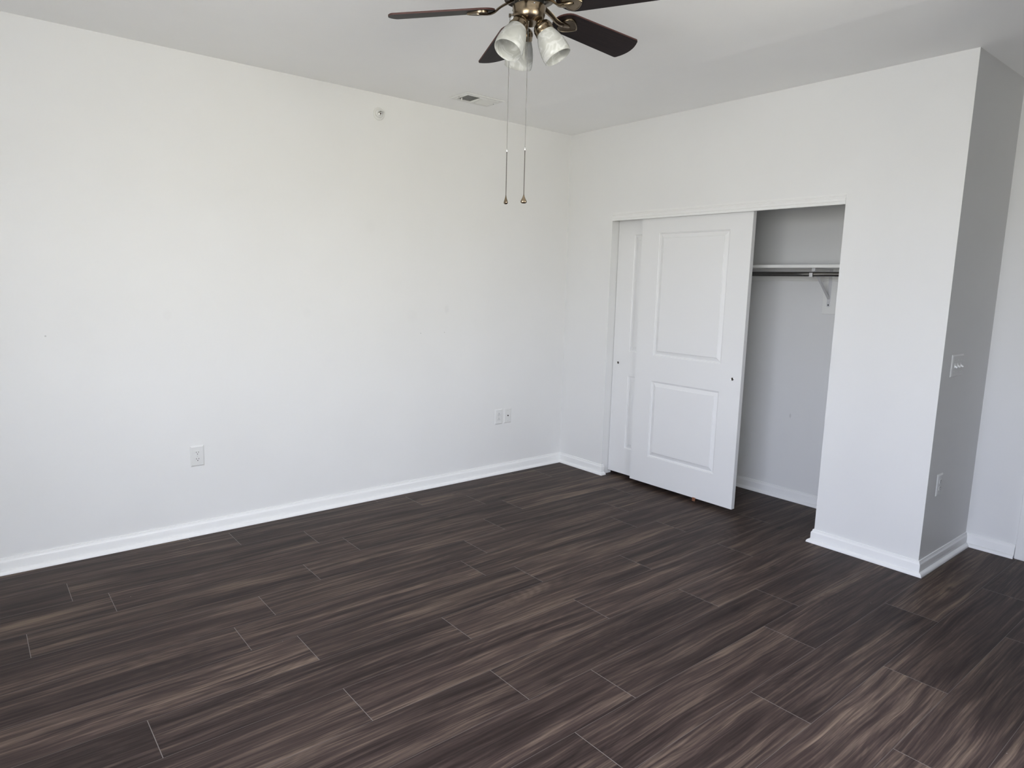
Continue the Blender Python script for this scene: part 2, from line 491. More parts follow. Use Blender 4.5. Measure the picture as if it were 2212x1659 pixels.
# ------------------------------------------------------------------ floor (every plank cut where the photograph shows its end joint)
def build_floor():
    bm = nb()
    uvl = bm.loops.layers.uv.new('plank_uv')
    col = bm.loops.layers.float_color.new('plank_tone')
    rnd = random.Random(11)
    edges = [0.15, -0.085, -0.3185, -0.552, -0.783, -1.013, -1.245, -1.478, -1.715, -1.951, -2.190, -2.431, -2.667, -2.910, -3.150, -3.388]
    while edges[-1] > YR: edges.append(edges[-1] - 0.2345)
    ph = {1: -1.601, 2: -1.229, 3: -1.083, 4: -1.422, 5: -0.518, 6: -0.704, 7: -0.510, 8: -1.140, 9: -0.519, 10: -1.220,
          11: -0.892, 12: -1.214, 13: -0.504, 14: -1.115, 15: -0.405}
    PL = 1.221
    x0, x1 = XW, 0.95
    gs, ge = 0.0008, 0.0011      # half widths of the pale strips along the long and the end joints
    def quad(xa, ya, xb, yb, mi, tone=None, uo=0, vo=0):
        vs = [bm.verts.new(p) for p in ((xa, ya, 0), (xb, ya, 0), (xb, yb, 0), (xa, yb, 0))]
        f = bm.faces.new(vs); f.material_index = mi
        if f.normal.z < 0: f.normal_flip()
        for l in f.loops:
            l[uvl].uv = (l.vert.co.x + uo, l.vert.co.y + vo)
            l[col] = (*tone, 1) if tone else (0.5, 0.5, 0.5, 1)
    for r in range(len(edges) - 1):
        yt, yb = edges[r], max(edges[r + 1], YR)
        if yb >= yt: continue
        a = ph.get(r, -rnd.uniform(0.1, 1.2))
        js = []
        k = a
        while k < x1: k += PL
        while k > x0:
            if k < x1: js.append(k)
            k -= PL
        cuts = [x0] + sorted(js) + [x1]
        for i in range(len(cuts) - 1):
            xa = cuts[i] + (ge if i else 0); xb = cuts[i + 1] - (ge if i + 2 < len(cuts) else 0)
            quad(xa, yb + gs, xb, yt - gs, 0, (rnd.random(), rnd.random(), rnd.random()), rnd.uniform(0, 30), rnd.uniform(0, 9))
            if i + 2 < len(cuts): quad(xb, yb + gs, xb + 2 * ge, yt - gs, 1)
        quad(x0, yb - gs, x1, yb + gs, 2)
    box(bm, (XW - 0.15, YR - 0.15, -0.12), (0.95, 0.15, -0.001), 2)
    box(bm, (-1.35, YH - 0.15, -0.12), (0.95, YR - 0.15, -0.001), 0)
    me = bpy.data.meshes.new('floor')
    bm.to_mesh(me); bm.free()
    for m in (M_FLOOR, M_SEAM, M_SEAM2): me.materials.append(m)
    o = bpy.data.objects.new('floor', me); C.objects.link(o)
    return tag(o, 'dark walnut vinyl plank floor with thin end joints painted pale as bevel highlights', 'floor', None, 'structure')
build_floor()

# ------------------------------------------------------------------ ceiling, with a faint taped drywall joint
bm = nb()
xs = [XW - 0.15, -0.86, -0.80, -0.775, -0.74, -0.68, 0.95]
zs = [0, 0, -0.0016, -0.0020, -0.0012, 0, 0]
top = []
for y in (YR - 0.15, 0.15):
    top.append([bm.verts.new((x, y, H + z)) for x, z in zip(xs, zs)])
for k in range(len(xs) - 1):
    bm.faces.new((top[0][k], top[1][k], top[1][k + 1], top[0][k + 1]))
box(bm, (XW - 0.15, YR - 0.15, H + 0.004), (0.95, 0.15, H + 0.15)); box(bm, (-1.35, YH - 0.15, H), (0.95, YR - 0.15, H + 0.15))
struct('ceiling', bm, M_CEIL, 'flat off-white painted ceiling with a faint taped seam', 'ceiling')

# ------------------------------------------------------------------ walls
bm = nb(); box(bm, (XW - 0.15, 0, 0), (0.95, 0.15, H))
struct('wall_left', bm, M_WALL_LEFT, 'long bare white wall on the left with two outlets and a cable plate', 'wall')

bm = nb()
box(bm, (0, -Y1, 0), (T, 0, H)); box(bm, (0, -W, 0), (T, -Y2, H)); box(bm, (0, -Y2, ZH), (T, -Y1, H))
struct('wall_right', bm, M_WALL, 'white wall with the closet opening', 'wall')

bm = nb(); box(bm, (T, -W, 0), (0.95, -W + T, H))
struct('wall_return', bm, M_WALL, 'shaded short wall behind the outside corner, with the light switch', 'wall')

bm = nb(); box(bm, (CB, -W + T, 0), (0.95, 0, H))
struct('wall_closet', bm, M_WALL_CLOSET, 'white back wall inside the closet', 'wall')

DX0, DX1, DZ = -3.205, -3.83, 2.05      # entry doorway in the wall beyond the corner
bm = nb()
box(bm, (D, DX0, 0), (0.95, -W, H)); box(bm, (D, YH - 0.15, 0), (0.95, DX1, H)); box(bm, (D, DX1, DZ), (0.95, DX0, H))
struct('wall_entry', bm, M_WALL, 'narrow strip of white wall at the right edge, beyond the outside corner', 'wall')

def wall_with_window(name, axis, label):
    bm = nb()
    if axis == 'x':
        a, b, s, h = WIN1; X0, X1 = XW - 0.15, XW
        for lo, hi in (((X0, YR - 0.15, 0), (X1, a, H)), ((X0, b, 0), (X1, 0.15, H)), ((X0, a, 0), (X1, b, s)), ((X0, a, h), (X1, b, H))): box(bm, lo, hi)
    else:
        a, b, s, h = WIN2; Y0_, Y1_ = YR - 0.15, YR
        for lo, hi in (((XW, Y0_, 0), (a, Y1_, H)), ((b, Y0_, 0), (-1.35, Y1_, H)), ((a, Y0_, 0), (b, Y1_, s)), ((a, Y0_, h), (b, Y1_, H))): box(bm, lo, hi)
    return struct(name, bm, M_WALL, label, 'wall')
wall_with_window('wall_front', 'x', 'white wall with a window, left of the camera')
wall_with_window('wall_rear', 'y', 'white wall with a window, behind the camera')
# unseen partition, placed to block the rear window's light from the return wall
bm = nb(); box(bm, (-1.35, YR, 0), (-1.20, -3.92, H)); box(bm, (-1.35, YH, 0), (-1.20, YR, H)); box(bm, (-1.20, YH - 0.15, 0), (0.95, YH, H))
struct('wall_hall_block', bm, M_WALL, 'unseen white partition behind the camera, added to block light from the return wall', 'wall')

def window(name, axis, rng, label):
    a, b, s, h = rng
    def P(u, d, z): return (XW + d, u, z) if axis == 'x' else (u, YR + d, z)
    bm = nb()
    f = 0.045
    for lo, hi in (((a, s), (b, s + f)), ((a, h - f), (b, h)), ((a, s), (a + f, h)), ((b - f, s), (b, h)), (((a + b) / 2 - 0.02, s), ((a + b) / 2 + 0.02, h)), ((a, (s + h) / 2 - 0.018), (b, (s + h) / 2 + 0.018))):
        box(bm, P(lo[0], -0.11, lo[1]), P(hi[0], -0.05, hi[1]))
    o = struct(name, bm, M_TRIM, label, 'window')
    bm = nb()
    box(bm, P(a - 0.03, -0.05, s - 0.022), P(b + 0.03, 0.035, s), 0, 0.004)
    obj('sill', bm, M_TRIM, o)
    for k in (0, 1):
        for j in (0, 1):
            ua, ub = (a + f, (a + b) / 2 - 0.02) if k == 0 else ((a + b) / 2 + 0.02, b - f)
            za, zb = (s + f, (s + h) / 2 - 0.018) if j == 0 else ((s + h) / 2 + 0.018, h - f)
            bm = nb()
            vs = [bm.verts.new(P(u, -0.08, z)) for u, z in ((ua, za), (ub, za), (ub, zb), (ua, zb))]
            bm.faces.new(vs)
            obj('pane', bm, M_PANE, o)
window('window_1', 'x', WIN1, 'white framed window left of the camera')
window('window_2', 'y', WIN2, 'white framed window behind the camera')

# ------------------------------------------------------------------ baseboards with shoe moulding
BASE = [(0, 0.0824), (0.0050, 0.0824), (0.0068, 0.0812), (0.0072, 0.0760), (0.0085, 0.0745), (0.0085, 0.0725), (0.0100, 0.0690), (0.0130, 0.0655), (0.0140, 0.0620), (0.0140, 0.0205),
        (0.0185, 0.0200), (0.0235, 0.0180), (0.0280, 0.0145), (0.0310, 0.0090), (0.0325, 0.0030), (0.0325, 0.0), (0, 0)]
def baseboard(path, spans):
    """path: floor points along the wall face, room on the left of travel; spans: (name, i, j, label) each its own mesh, mitred at corners"""
    pts = [Vector((x, y, 0)) for x, y in path]
    def ring(i):
        d0 = (pts[i] - pts[i - 1]).normalized() if i > 0 else None
        d1 = (pts[i + 1] - pts[i]).normalized() if i + 1 < len(pts) else None
        n0 = Vector((-d0.y, d0.x, 0)) if d0 else None
        n1 = Vector((-d1.y, d1.x, 0)) if d1 else None
        if n0 and n1:
            b = n0 + n1; m = b / (b.dot(n0)) if abs(b.dot(n0)) > 1e-6 else n0
        else: m = n0 or n1
        return [pts[i] + m * d + Vector((0, 0, z)) for d, z in BASE]
    for name, i, j, label in spans:
        bm = nb()
        rs = [[bm.verts.new(p) for p in ring(k)] for k in range(i, j + 1)]
        for A, B in zip(rs[:-1], rs[1:]):
            for k in range(len(BASE) - 1):
                bm.faces.new((A[k], A[k + 1], B[k + 1], B[k]))
        bm.faces.new(rs[0]); bm.faces.new(rs[-1][::-1])
        struct(name, bm, M_TRIM, label, 'baseboard', None, 25)
# travelling with the room on the left
baseboard([(0.022, -Y1), (0, -Y1), (0, 0), (XW, 0)],
          [('baseboard_right', 0, 2, 'short white baseboard between the far corner and the closet'),
           ('baseboard_left', 2, 3, 'long white baseboard along the left wall')])
baseboard([(D, DX0 + 0.075), (D, -W), (0, -W), (0, -Y2), (0.03, -Y2)],
          [('baseboard_entry', 0, 1, 'short white baseboard at the right edge, beside the door casing'),
           ('baseboard_return', 1, 2, 'white baseboard under the light switch, on the shaded wall'),
           ('baseboard_column', 2, 4, 'white baseboard between the closet opening and the outside corner')])
baseboard([(CB, -W + T), (CB, 0)], [('baseboard_closet', 0, 1, 'white baseboard inside the closet')])
baseboard([(XW, 0), (XW, YR)], [('baseboard_front', 0, 1, 'white baseboard under the window left of the camera')])

# ------------------------------------------------------------------ closet header, track, jamb trim
bm = nb()
prof = [(0.012, 2.031), (-0.0025, 2.031), (-0.0035, 2.0325), (-0.0035, 2.0455), (-0.0015, 2.0470), (-0.0015, 2.0490), (-0.0035, 2.0510), (-0.0035, 2.0660),
        (-0.0005, 2.0700), (0.0015, 2.0745), (0.0015, 2.0765), (-0.0010, 2.0790), (-0.0006, 2.0835), (0.0010, 2.0850), (0.0012, 2.0939), (0.012, 2.0939)]
A = [bm.verts.new((x, -Y1 - 0.0003, z)) for x, z in prof]; B = [bm.verts.new((x, -Y2 + 0.0003, z)) for x, z in prof]
for k in range(len(prof)):
    bm.faces.new((A[k], A[(k + 1) % len(prof)], B[(k + 1) % len(prof)], B[k]))
bm.faces.new(A); bm.faces.new(B[::-1])
hd = struct('trim_1', bm, M_FASCIA, 'white moulded header strip across the top of the closet opening', 'trim')
bm = nb(); box(bm, (0.014, -Y2, 2.066), (0.114, -Y1, ZH))
tag(obj('sliding_track', bm, M_STEEL, hd), None)

# ------------------------------------------------------------------ sliding closet doors
def panel_door(name, xf, ya, z0, z1, label, pull_y, pull_z, group):
    """two-panel moulded door; front face at x = xf, left edge at y = ya, 0.916 wide"""
    w, th = 0.9145, 0.035
    root = empty(name, (xf, ya - w / 2, z0), label, 'sliding door', group)
    root['kind'] = 'structure'
    h = z1 - z0
    bm = nb()
    hw = w / 2
    st = 0.1625
    rects = [(-hw + st, hw - st, 0.2125, 0.801), (-hw + st, hw - st, 0.9905, 1.8965)]     # u0,u1,v0,v1
    us = [-hw, -hw + st, hw - st, hw]
    vs = [0, 0.2125, 0.801, 0.9905, 1.8965, h]
    # u runs to the right as seen (towards -y); depth +x
    def P(u, v, d): return (d, -u, v)
    grid = {}
    def gv(u, v):
        k = (round(u, 5), round(v, 5))
        if k not in grid: grid[k] = bm.verts.new(P(u, v, 0))
        return grid[k]
    for i in range(3):
        for j in range(5):
            if i == 1 and j in (1, 3): continue
            bm.faces.new((gv(us[i], vs[j]), gv(us[i + 1], vs[j]), gv(us[i + 1], vs[j + 1]), gv(us[i], vs[j + 1])))
    steps = [(0.0030, 0.0022), (0.0070, 0.0032), (0.0088, 0.0105), (0.0125, 0.0118), (0.0375, 0.0040), (0.0392, 0.0014), (0.0415, 0.0006)]
    for u0, u1, v0, v1 in rects:
        prev = [gv(u0, v0), gv(u1, v0), gv(u1, v1), gv(u0, v1)]
        for o_, d_ in steps:
            cur = [bm.verts.new(P(u, v, d_)) for u, v in ((u0 + o_, v0 + o_), (u1 - o_, v0 + o_), (u1 - o_, v1 - o_), (u0 + o_, v1 - o_))]
            for k in range(4):
                bm.faces.new((prev[k], prev[(k + 1) % 4], cur[(k + 1) % 4], cur[k]))
            prev = cur
        bm.faces.new(prev)
    # sides and back
    corners = [(-hw, 0), (hw, 0), (hw, h), (-hw, h)]
    per = []
    for v in vs: per.append((hw, v))
    right = [gv(hw, v) for v in vs]; left = [gv(-hw, v) for v in vs]
    bot = [gv(u, 0) for u in us]; topv = [gv(u, h) for u in us]
    bk = [bm.verts.new(P(u, v, th)) for u, v in corners]
    bm.faces.new(bk)
    bm.faces.new(right + [bk[2], bk[1]]); bm.faces.new(left + [bk[3], bk[0]])
    bm.faces.new(bot + [bk[1], bk[0]]); bm.faces.new(topv + [bk[2], bk[3]])
    es = [e for e in bm.edges if all(abs(abs(v.co.y) - hw) < 1e-5 and abs(v.co.x) < 1e-5 for v in e.verts)]
    slab = obj('panelled_slab', bm, M_DOOR, root)
    # flush pull cup, sunk ring with a dark cup
    mat = Matrix.Translation((0, pull_y - (ya - w / 2), pull_z - z0)) @ Matrix.Rotation(-PI / 2, 4, 'Y')
    bm = nb()
    lathe(bm, [(0.0105, -0.001), (0.0108, 0.0012), (0.0095, 0.0018), (0.0086, 0.0009), (0.0086, -0.001)], 32, mat, 0, True)
    pr = obj('finger_pull', bm, M_CHROME, root, 40); pr['label'] = 'small round metal finger pull'
    bm = nb()
    lathe(bm, [(0.0087, 0.0006), (0.0070, 0.0003), (0.0, 0.0002)], 32, mat)
    obj('pull_cup', bm, M_PULL, pr, 60)
    # hanger wheels plate on the back, up in the track
    bm = nb()
    box(bm, (th, -0.33, h - 0.05), (th + 0.004, 0.33, h + 0.002))
    obj('hanger_plate', bm, M_STEEL, root)
    return root
GRP = 'sliding closet doors'
fd = panel_door('door_2', 0.030, -0.7745, 0.031, 2.064, 'white two-panel sliding closet door in front, beside the open gap', -1.623, 0.931, None)
bd = panel_door('door_3', 0.0765, -0.5010, 0.031, 2.064, 'white sliding closet door behind the other, only its left strip showing', -0.556, 0.927, None)
bm = nb()
gx = -0.030 + 0.022
yy = -1.386 - (-0.7745 - 0.9145 / 2)
box(bm, (gx - 0.004, yy - 0.011, -0.021), (gx + 0.004, yy - 0.003, 0.006), 0, 0.001)
box(bm, (gx - 0.004, yy + 0.003, -0.021), (gx + 0.004, yy + 0.011, 0.006), 0, 0.001)
box(bm, (gx + 0.001, yy - 0.009, -0.020), (gx + 0.012, yy + 0.009, 0.003), 0, 0.001)
o = obj('bottom_guide', bm, M_COPPER, fd); o['label'] = 'small copper coloured guide at the door foot'

# ------------------------------------------------------------------ inside the closet
bm = nb(); box(bm, (CB - 0.305, -W + T, 1.684), (CB, 0, 1.705), 0, 0.0015)
tag(obj('closet_shelf', bm, M_SHELF), 'white shelf board across the inside of the closet, above the rod', 'shelf')
bm = nb(); box(bm, (CB - 0.018, -W + T, 1.602), (CB, 0, 1.684), 0, 0.002)
tag(obj('shelf_cleat', bm, M_SHELF), 'white wooden cleat strip fixed under the back of the closet shelf', 'cleat')
bm = nb(); box(bm, (CB - 0.018, -1.985, 1.378), (CB, -1.884, 1.602), 0, 0.002)
tag(obj('mounting_block', bm, M_SHELF), 'white board on the closet wall behind the shelf bracket', 'board')
RX, RZ = 0.395, 1.643
bm = nb(); tube(bm, [(RX, -W + T, RZ), (RX, 0, RZ)], 0.0158, 32)
tag(obj('hanging_rod', bm, M_ROD, None, 60), 'shiny metal clothes rod hanging below the closet shelf', 'rod')

by = -1.927
br = empty('shelf_bracket', (CB - 0.018, by, 1.44), 'white metal bracket holding the closet shelf and rod', 'bracket')
def rel(p): return Vector(p) - Vector((CB - 0.018, by, 1.44))
bm = nb()
w2 = 0.0115
a = rel((CB - 0.018, by - w2, 1.426)); b = rel((CB - 0.0205, by + w2, 1.676))
prism(bm, [(p[0], p[1]) for p in [(-w2, -0.006), (-w2 + 0.006, -0.014), (w2 - 0.006, -0.014), (w2, -0.006), (w2, 0.243), (-w2, 0.243)]], 0, 0.0025,
      Matrix(((0, 0, -1, 0), (1, 0, 0, 0), (0, 1, 0, 0), (0, 0, 0, 1))))
wp = obj('wall_plate', bm, M_BRKT, br)
bm = nb()
lathe(bm, [(0.0, 0.0050), (0.0035, 0.0047), (0.0052, 0.0028), (0.0052, 0.0015)], 16, Matrix.Translation((0, 0.0, 0.0)) @ Matrix.Rotation(-PI / 2, 4, 'Y'))
sc_ = obj('screw', bm, M_SLOT, wp, 50); sc_['label'] = 'dark screw head'
bm = nb()
lathe(bm, [(0.0, 0.0040), (0.0025, 0.0037), (0.0036, 0.0026), (0.0036, 0.0015)], 16, Matrix.Translation((0, 0.0, 0.018)) @ Matrix.Rotation(-PI / 2, 4, 'Y'))
obj('rivet', bm, M_BRKT, wp, 50)
bm = nb()
box(bm, rel((RX + 0.012, by - w2, 1.6805)), rel((CB - 0.018, by + w2, 1.684)))
box(bm, rel((RX + 0.009, by - w2, 1.662)), rel((RX + 0.013, by + w2, 1.684)), 0, 0.0008)
obj('arm', bm, M_BRKT, br)
bm = nb()
p0, p1 = rel((CB - 0.022, by, 1.482)), rel((RX + 0.030, by, 1.668))
strap(bm, [(p0.x, p0.z), (p0.x * 0.6 + p1.x * 0.4, p0.z * 0.6 + p1.z * 0.4), (p1.x, p1.z)], 0.019, 0.009)
obj('brace', bm, M_BRKT, br)
bm = nb()
pts = []
for k in range(15):
    t = math.radians(60 + 195 * k / 14)
    pts.append((RX - (CB - 0.018) - math.cos(t + PI / 2) * 0 + 0.0195 * math.cos(t + PI * 0.75), RZ - 1.44 + 0.0195 * math.sin(t + PI * 0.75)))
pts = [(rel((RX + 0.045, by, 1.664)).x, rel((0, 0, 1.664)).z)] + pts[1:]
strap(bm, pts, 0.017, 0.0045)
box(bm, rel((RX - 0.0225, by - 0.0115, RZ - 0.019)), rel((RX - 0.0185, by + 0.0115, RZ + 0.009)), 0, 0.0015)
hk = obj('rod_hook', bm, M_BRKT, br)

# ------------------------------------------------------------------ wall plates
def plate_frame(loc, face):
    """rotation so that local +z leaves the wall and local +y is up"""
    if face == 'left': return (PI / 2, 0, 0)      # plate on y = 0 looking to -y
    return (PI / 2, 0, 0)
def face_plate(w, h, t=0.006):
    bm = nb()
    x, y = w / 2, h / 2
    A = [bm.verts.new(p) for p in ((-x, -y, 0), (x, -y, 0), (x, y, 0), (-x, y, 0))]
    k = 0.0015
    B = [bm.verts.new(p) for p in ((-x, -y, 0.0022), (x, -y, 0.0022), (x, y, 0.0022), (-x, y, 0.0022))]
    q = 0.0075
    Cc = [bm.verts.new((sx * (x - q), sy * (y - q), t)) for sx, sy in ((-1, -1), (1, -1), (1, 1), (-1, 1))]
    for P_, Q_ in ((A, B), (B, Cc)):
        for i in range(4): bm.faces.new((P_[i], P_[(i + 1) % 4], Q_[(i + 1) % 4], Q_[i]))
    bm.faces.new(A[::-1]); bm.faces.new(Cc)
    return bm
def recept_outline(r=0.0172, flat=0.0130, n=40):
    pts = []
    for k in range(n):
        a = 2 * PI * k / n
        pts.append((r * math.cos(a), max(-flat, min(flat, r * math.sin(a)))))
    out = []
    for p in pts:
        if not out or (abs(p[0] - out[-1][0]) + abs(p[1] - out[-1][1])) > 1e-5: out.append(p)
    return out
def duplex(loc, label, flip=False, w=0.0775, h=0.124):
    root = empty('wall_outlet', loc, label, 'outlet', 'duplex wall outlets', (PI / 2, 0, 0))
    obj('face_plate', face_plate(w, h), M_PLASTIC, root)
    for s in (1, -1):
        cy = s * 0.0195
        bm = nb()
        prism(bm, recept_outline(), 0.004, 0.0078, Matrix.Translation((0, cy, 0)), 0, 0.0006)
        rc = obj('receptacle', bm, M_PLASTIC, root)
        f = -1 if flip else 1
        bm = nb()
        for sx, hh in ((-1, 0.0046), (1, 0.0038)):
            box(bm, (f * sx * 0.0063 - 0.0011, cy + f * 0.0035 - hh, 0.0070), (f * sx * 0.0063 + 0.0011, cy + f * 0.0035 + hh, 0.0082))
        obj('blade_slots', bm, M_SLOT, rc)
        bm = nb()
        gp = [(0.0026 * math.cos(a), 0.0026 * math.sin(a)) for a in [PI * k / 8 for k in range(9)]] + [(-0.0026, -0.0022), (0.0026, -0.0022)]
        prism(bm, [(x, f * y) for x, y in gp], 0.0070, 0.0082, Matrix.Translation((0, cy - f * 0.0073, 0)))
        obj('ground_hole', bm, M_SLOT, rc)
    bm = nb()
    lathe(bm, [(0.0, 0.0072), (0.0024, 0.0070), (0.0032, 0.0058), (0.0032, 0.0045)], 16)
    obj('plate_screw', bm, M_SCREW, root, 50)
    return root
duplex((-2.9585, 0, 0.4815), 'white duplex outlet alone on the left wall, with ground holes down')
duplex((-0.696, 0, 0.4720), 'white duplex outlet near the far corner, ground holes up, left of the cable plate', True)
duplex((0.169, -W, 0.487), 'white duplex outlet low on the shaded wall, under the light switch')

cp = empty('cable_plate', (-0.603, 0, 0.4735), 'white wall plate with one small cable socket, right of an outlet', 'wall plate', None, (PI / 2, 0, 0))
obj('face_plate', face_plate(0.0755, 0.123), M_PLASTIC, cp)
bm = nb()
lathe(bm, [(0.0055, 0.004), (0.0055, 0.0072), (0.0042, 0.0076), (0.0042, 0.013), (0.0033, 0.0132), (0.0030, 0.0095), (0, 0.0095)], 24)
o = obj('coax_socket', bm, M_PULL, cp, 40); o['label'] = 'dark threaded cable socket'
for s in (1, -1):
    bm = nb(); lathe(bm, [(0.0, 0.0074), (0.0022, 0.0072), (0.0030, 0.0058), (0.0030, 0.0045)], 16, Matrix.Translation((0, s * 0.042, 0)))
    obj('plate_screw', bm, M_SCREW, cp, 50)

sw = empty('light_switch', (0.2145, -W, 1.1525), 'white triple toggle switch plate on the shaded wall', 'light switch', None, (PI / 2, 0, 0))
obj('face_plate', face_plate(0.170, 0.120), M_PLASTIC, sw)
for k in (-1, 0, 1):
    x = k * 0.046
    bm = nb()
    box(bm, (x - 0.0055, -0.0125, 0.004), (x + 0.0055, 0.0125, 0.0075), 0, 0.0006)
    tg = obj('toggle', bm, M_PLASTIC, sw)
    bm = nb()
    mt = Matrix.Translation((x, -0.001, 0.005)) @ Matrix.Rotation(math.radians(24), 4, 'X')
    A = [bm.verts.new(mt @ Vector(p)) for p in ((-0.0046, -0.0056, 0), (0.0046, -0.0056, 0), (0.0046, 0.0056, 0), (-0.0046, 0.0056, 0))]
    B = [bm.verts.new(mt @ Vector(p)) for p in ((-0.0038, -0.0036, 0.0165), (0.0038, -0.0036, 0.0165), (0.0038, 0.0036, 0.0165), (-0.0038, 0.0036, 0.0165))]
    for i in range(4): bm.faces.new((A[i], A[(i + 1) % 4], B[(i + 1) % 4], B[i]))
    bm.faces.new(A[::-1]); bm.faces.new(B)
    obj('lever', bm, M_PLASTIC, tg)
    for s in (1, -1):
        bm = nb(); lathe(bm, [(0.0, 0.0072), (0.0022, 0.0070), (0.0028, 0.0058), (0.0028, 0.0045)], 12, Matrix.Translation((x, s * 0.030, 0)))
        obj('plate_screw', bm, M_SCREW, sw, 50)

# ------------------------------------------------------------------ sidewall sprinkler
sp = empty('fire_sprinkler', (-1.753, 0, 2.613), 'small white sidewall fire sprinkler high on the left wall', 'sprinkler', None, (PI / 2, 0, 0))
bm = nb()
lathe(bm, [(0.0405, 0.0), (0.0405, 0.0035), (0.0385, 0.0050), (0.0290, 0.0058), (0.0272, 0.0030), (0.0250, 0.0030), (0.0240, 0.0070), (0.0200, 0.0110), (0.0165, 0.0118), (0.0, 0.0118)], 48)
obj('escutcheon', bm, M_PLASTIC, sp, 35)
bm = nb()
lathe(bm, [(0.0130, 0.009), (0.0130, 0.020), (0.0105, 0.021), (0.0095, 0.026), (0.0060, 0.027), (0, 0.027)], 6)
bd_ = obj('body', bm, M_CHROME, sp); bd_.scale = (0.85, 0.85, 0.8)
for s in (-1, 1):
    bm = nb()
    tube(bm, [(s * 0.009, 0, 0.020), (s * 0.0135, 0, 0.034), (s * 0.011, 0, 0.046), (s * 0.003, 0, 0.055)], 0.0024, 8)
    obj('frame_arm', bm, M_CHROME, sp, 60).scale = (0.85, 0.85, 0.8)
bm = nb(); lathe(bm, [(0, 0.026), (0.0026, 0.028), (0.0032, 0.038), (0.0022, 0.050), (0, 0.053)], 16)
o = obj('glass_bulb', bm, M_BULB, sp, 60); o.scale = (1.5, 1.5, 0.8); o['label'] = 'dark red liquid bulb'
bm = nb()
lathe(bm, [(0, 0.0435), (0.0080, 0.0435), (0.0084, 0.0448), (0, 0.0456)], 8)
box(bm, (-0.012, 0.0075, 0.030), (0.012, 0.0088, 0.0456))
obj('deflector', bm, M_CHROME, sp)

# ------------------------------------------------------------------ ceiling register
vx0, vx1, vy0, vy1 = -1.365, -1.053, -0.4465, -0.247
vt = empty('air_vent', ((vx0 + vx1) / 2, (vy0 + vy1) / 2, H), 'white two-way ceiling air register near the left wall, one half dark', 'air vent')
vw, vh = (vx1 - vx0) / 2, (vy1 - vy0) / 2
bm = nb()
# flange: stepped ring
def ringpts(ix, iy, z): return [(-vw + ix, -vh + iy, z), (vw - ix, -vh + iy, z), (vw - ix, vh - iy, z), (-vw + ix, vh - iy, z)]
steps = [(0.008, 0), (0.008, -0.0028), (0, -0.0028), (0, -0.0045), (0.004, -0.0068), (0.029, -0.0072), (0.0305, -0.0092), (0.0345, -0.0092), (0.035, -0.002)]
prev = None
for ix, z in steps:
    cur = [bm.verts.new(p) for p in ringpts(ix, ix, z)]
    if prev:
        for i in range(4): bm.faces.new((prev[i], prev[(i + 1) % 4], cur[(i + 1) % 4], cur[i]))
    prev = cur
box(bm, (-0.010, -vh + 0.034, -0.0105), (0.010, vh - 0.034, -0.002))
obj('frame', bm, M_VENT, vt)
bm = nb(); box(bm, (-vw + 0.034, -vh + 0.034, -0.0018), (vw - 0.034, vh - 0.034, 0.0))  # solid plate under the ceiling, its dark colour stands for duct shade
o = obj('duct_shade_plate', bm, M_VENTDARK, vt); o['label'] = 'backing plate painted dark for the shaded duct behind the slats'
for side in (-1, 1):
    bm = nb()
    xa, xb = (-vw + 0.036, -0.011) if side < 0 else (0.011, vw - 0.036)
    n_ = 12
    for k in range(n_):
        x = xa + (xb - xa) * (k + 0.5) / n_
        dx = 0.0082 if side < 0 else 0.0055
        # the left half tips towards the corner (seen through), the right half towards the camera (seen flat)
        s = 1 if side < 0 else -1
        y0_, y1_ = -vh + 0.035, vh - 0.035
        p = [(x - s * dx, y0_, -0.0090), (x - s * dx, y1_, -0.0090), (x + s * dx, y1_, -0.0025), (x + s * dx, y0_, -0.0025)]
        q = [(a_, b_, c_ + 0.0006) for a_, b_, c_ in p]
        P_ = [bm.verts.new(v) for v in p]; Q_ = [bm.verts.new(v) for v in q]
        bm.faces.new(P_); bm.faces.new(Q_[::-1])
        for i in range(4): bm.faces.new((P_[i], P_[(i + 1) % 4], Q_[(i + 1) % 4], Q_[i]))
    o = obj('louver_panel', bm, M_VENT, vt)
    o['label'] = 'louver half tipped open, dark between its slats' if side < 0 else 'louver half whose white slats face the room'
for x, y in ((-vw + 0.022, 0.018), (vw - 0.020, 0.0)):
    bm = nb(); lathe(bm, [(0, -0.0095), (0.0022, -0.0092), (0.0032, -0.0075), (0.0032, -0.006)], 14, Matrix.Translation((x, y, 0)))
    obj('screw', bm, M_SLOT, vt, 50)
bm = nb()
box(bm, (-vw + 0.041, 0.012, -0.026), (-vw + 0.044, 0.020, -0.008), 0, 0.0008)
obj('damper_lever', bm, M_VENT, vt)

# ------------------------------------------------------------------ entry door at the right edge
bm = nb()
cw = 0.072
for lo, hi in (((D - 0.017, DX0, 0), (D, DX0 + cw, DZ + cw)), ((D - 0.017, DX1 - cw, 0), (D, DX1, DZ + cw)), ((D - 0.017, DX1, DZ), (D, DX0, DZ + cw))):
    box(bm, lo, hi, 0, 0.004)
for lo, hi in (((D - 0.012, DX0 + 0.006, 0), (D + 0.10, DX0 - 0.018, DZ)), ((D - 0.012, DX1 + 0.018, 0), (D + 0.10, DX1 - 0.006, DZ))):
    box(bm, lo, hi)
struct('trim_2', bm, M_TRIM, 'white door casing at the right edge of the picture', 'trim')
bm = nb(); box(bm, (D + 0.03, DX1 + 0.019, 0.008), (D + 0.068, DX0 - 0.019, DZ - 0.002))
dr = struct('door_1', bm, M_DOOR, 'white entry door beyond the outside corner', 'door')
bm = nb()
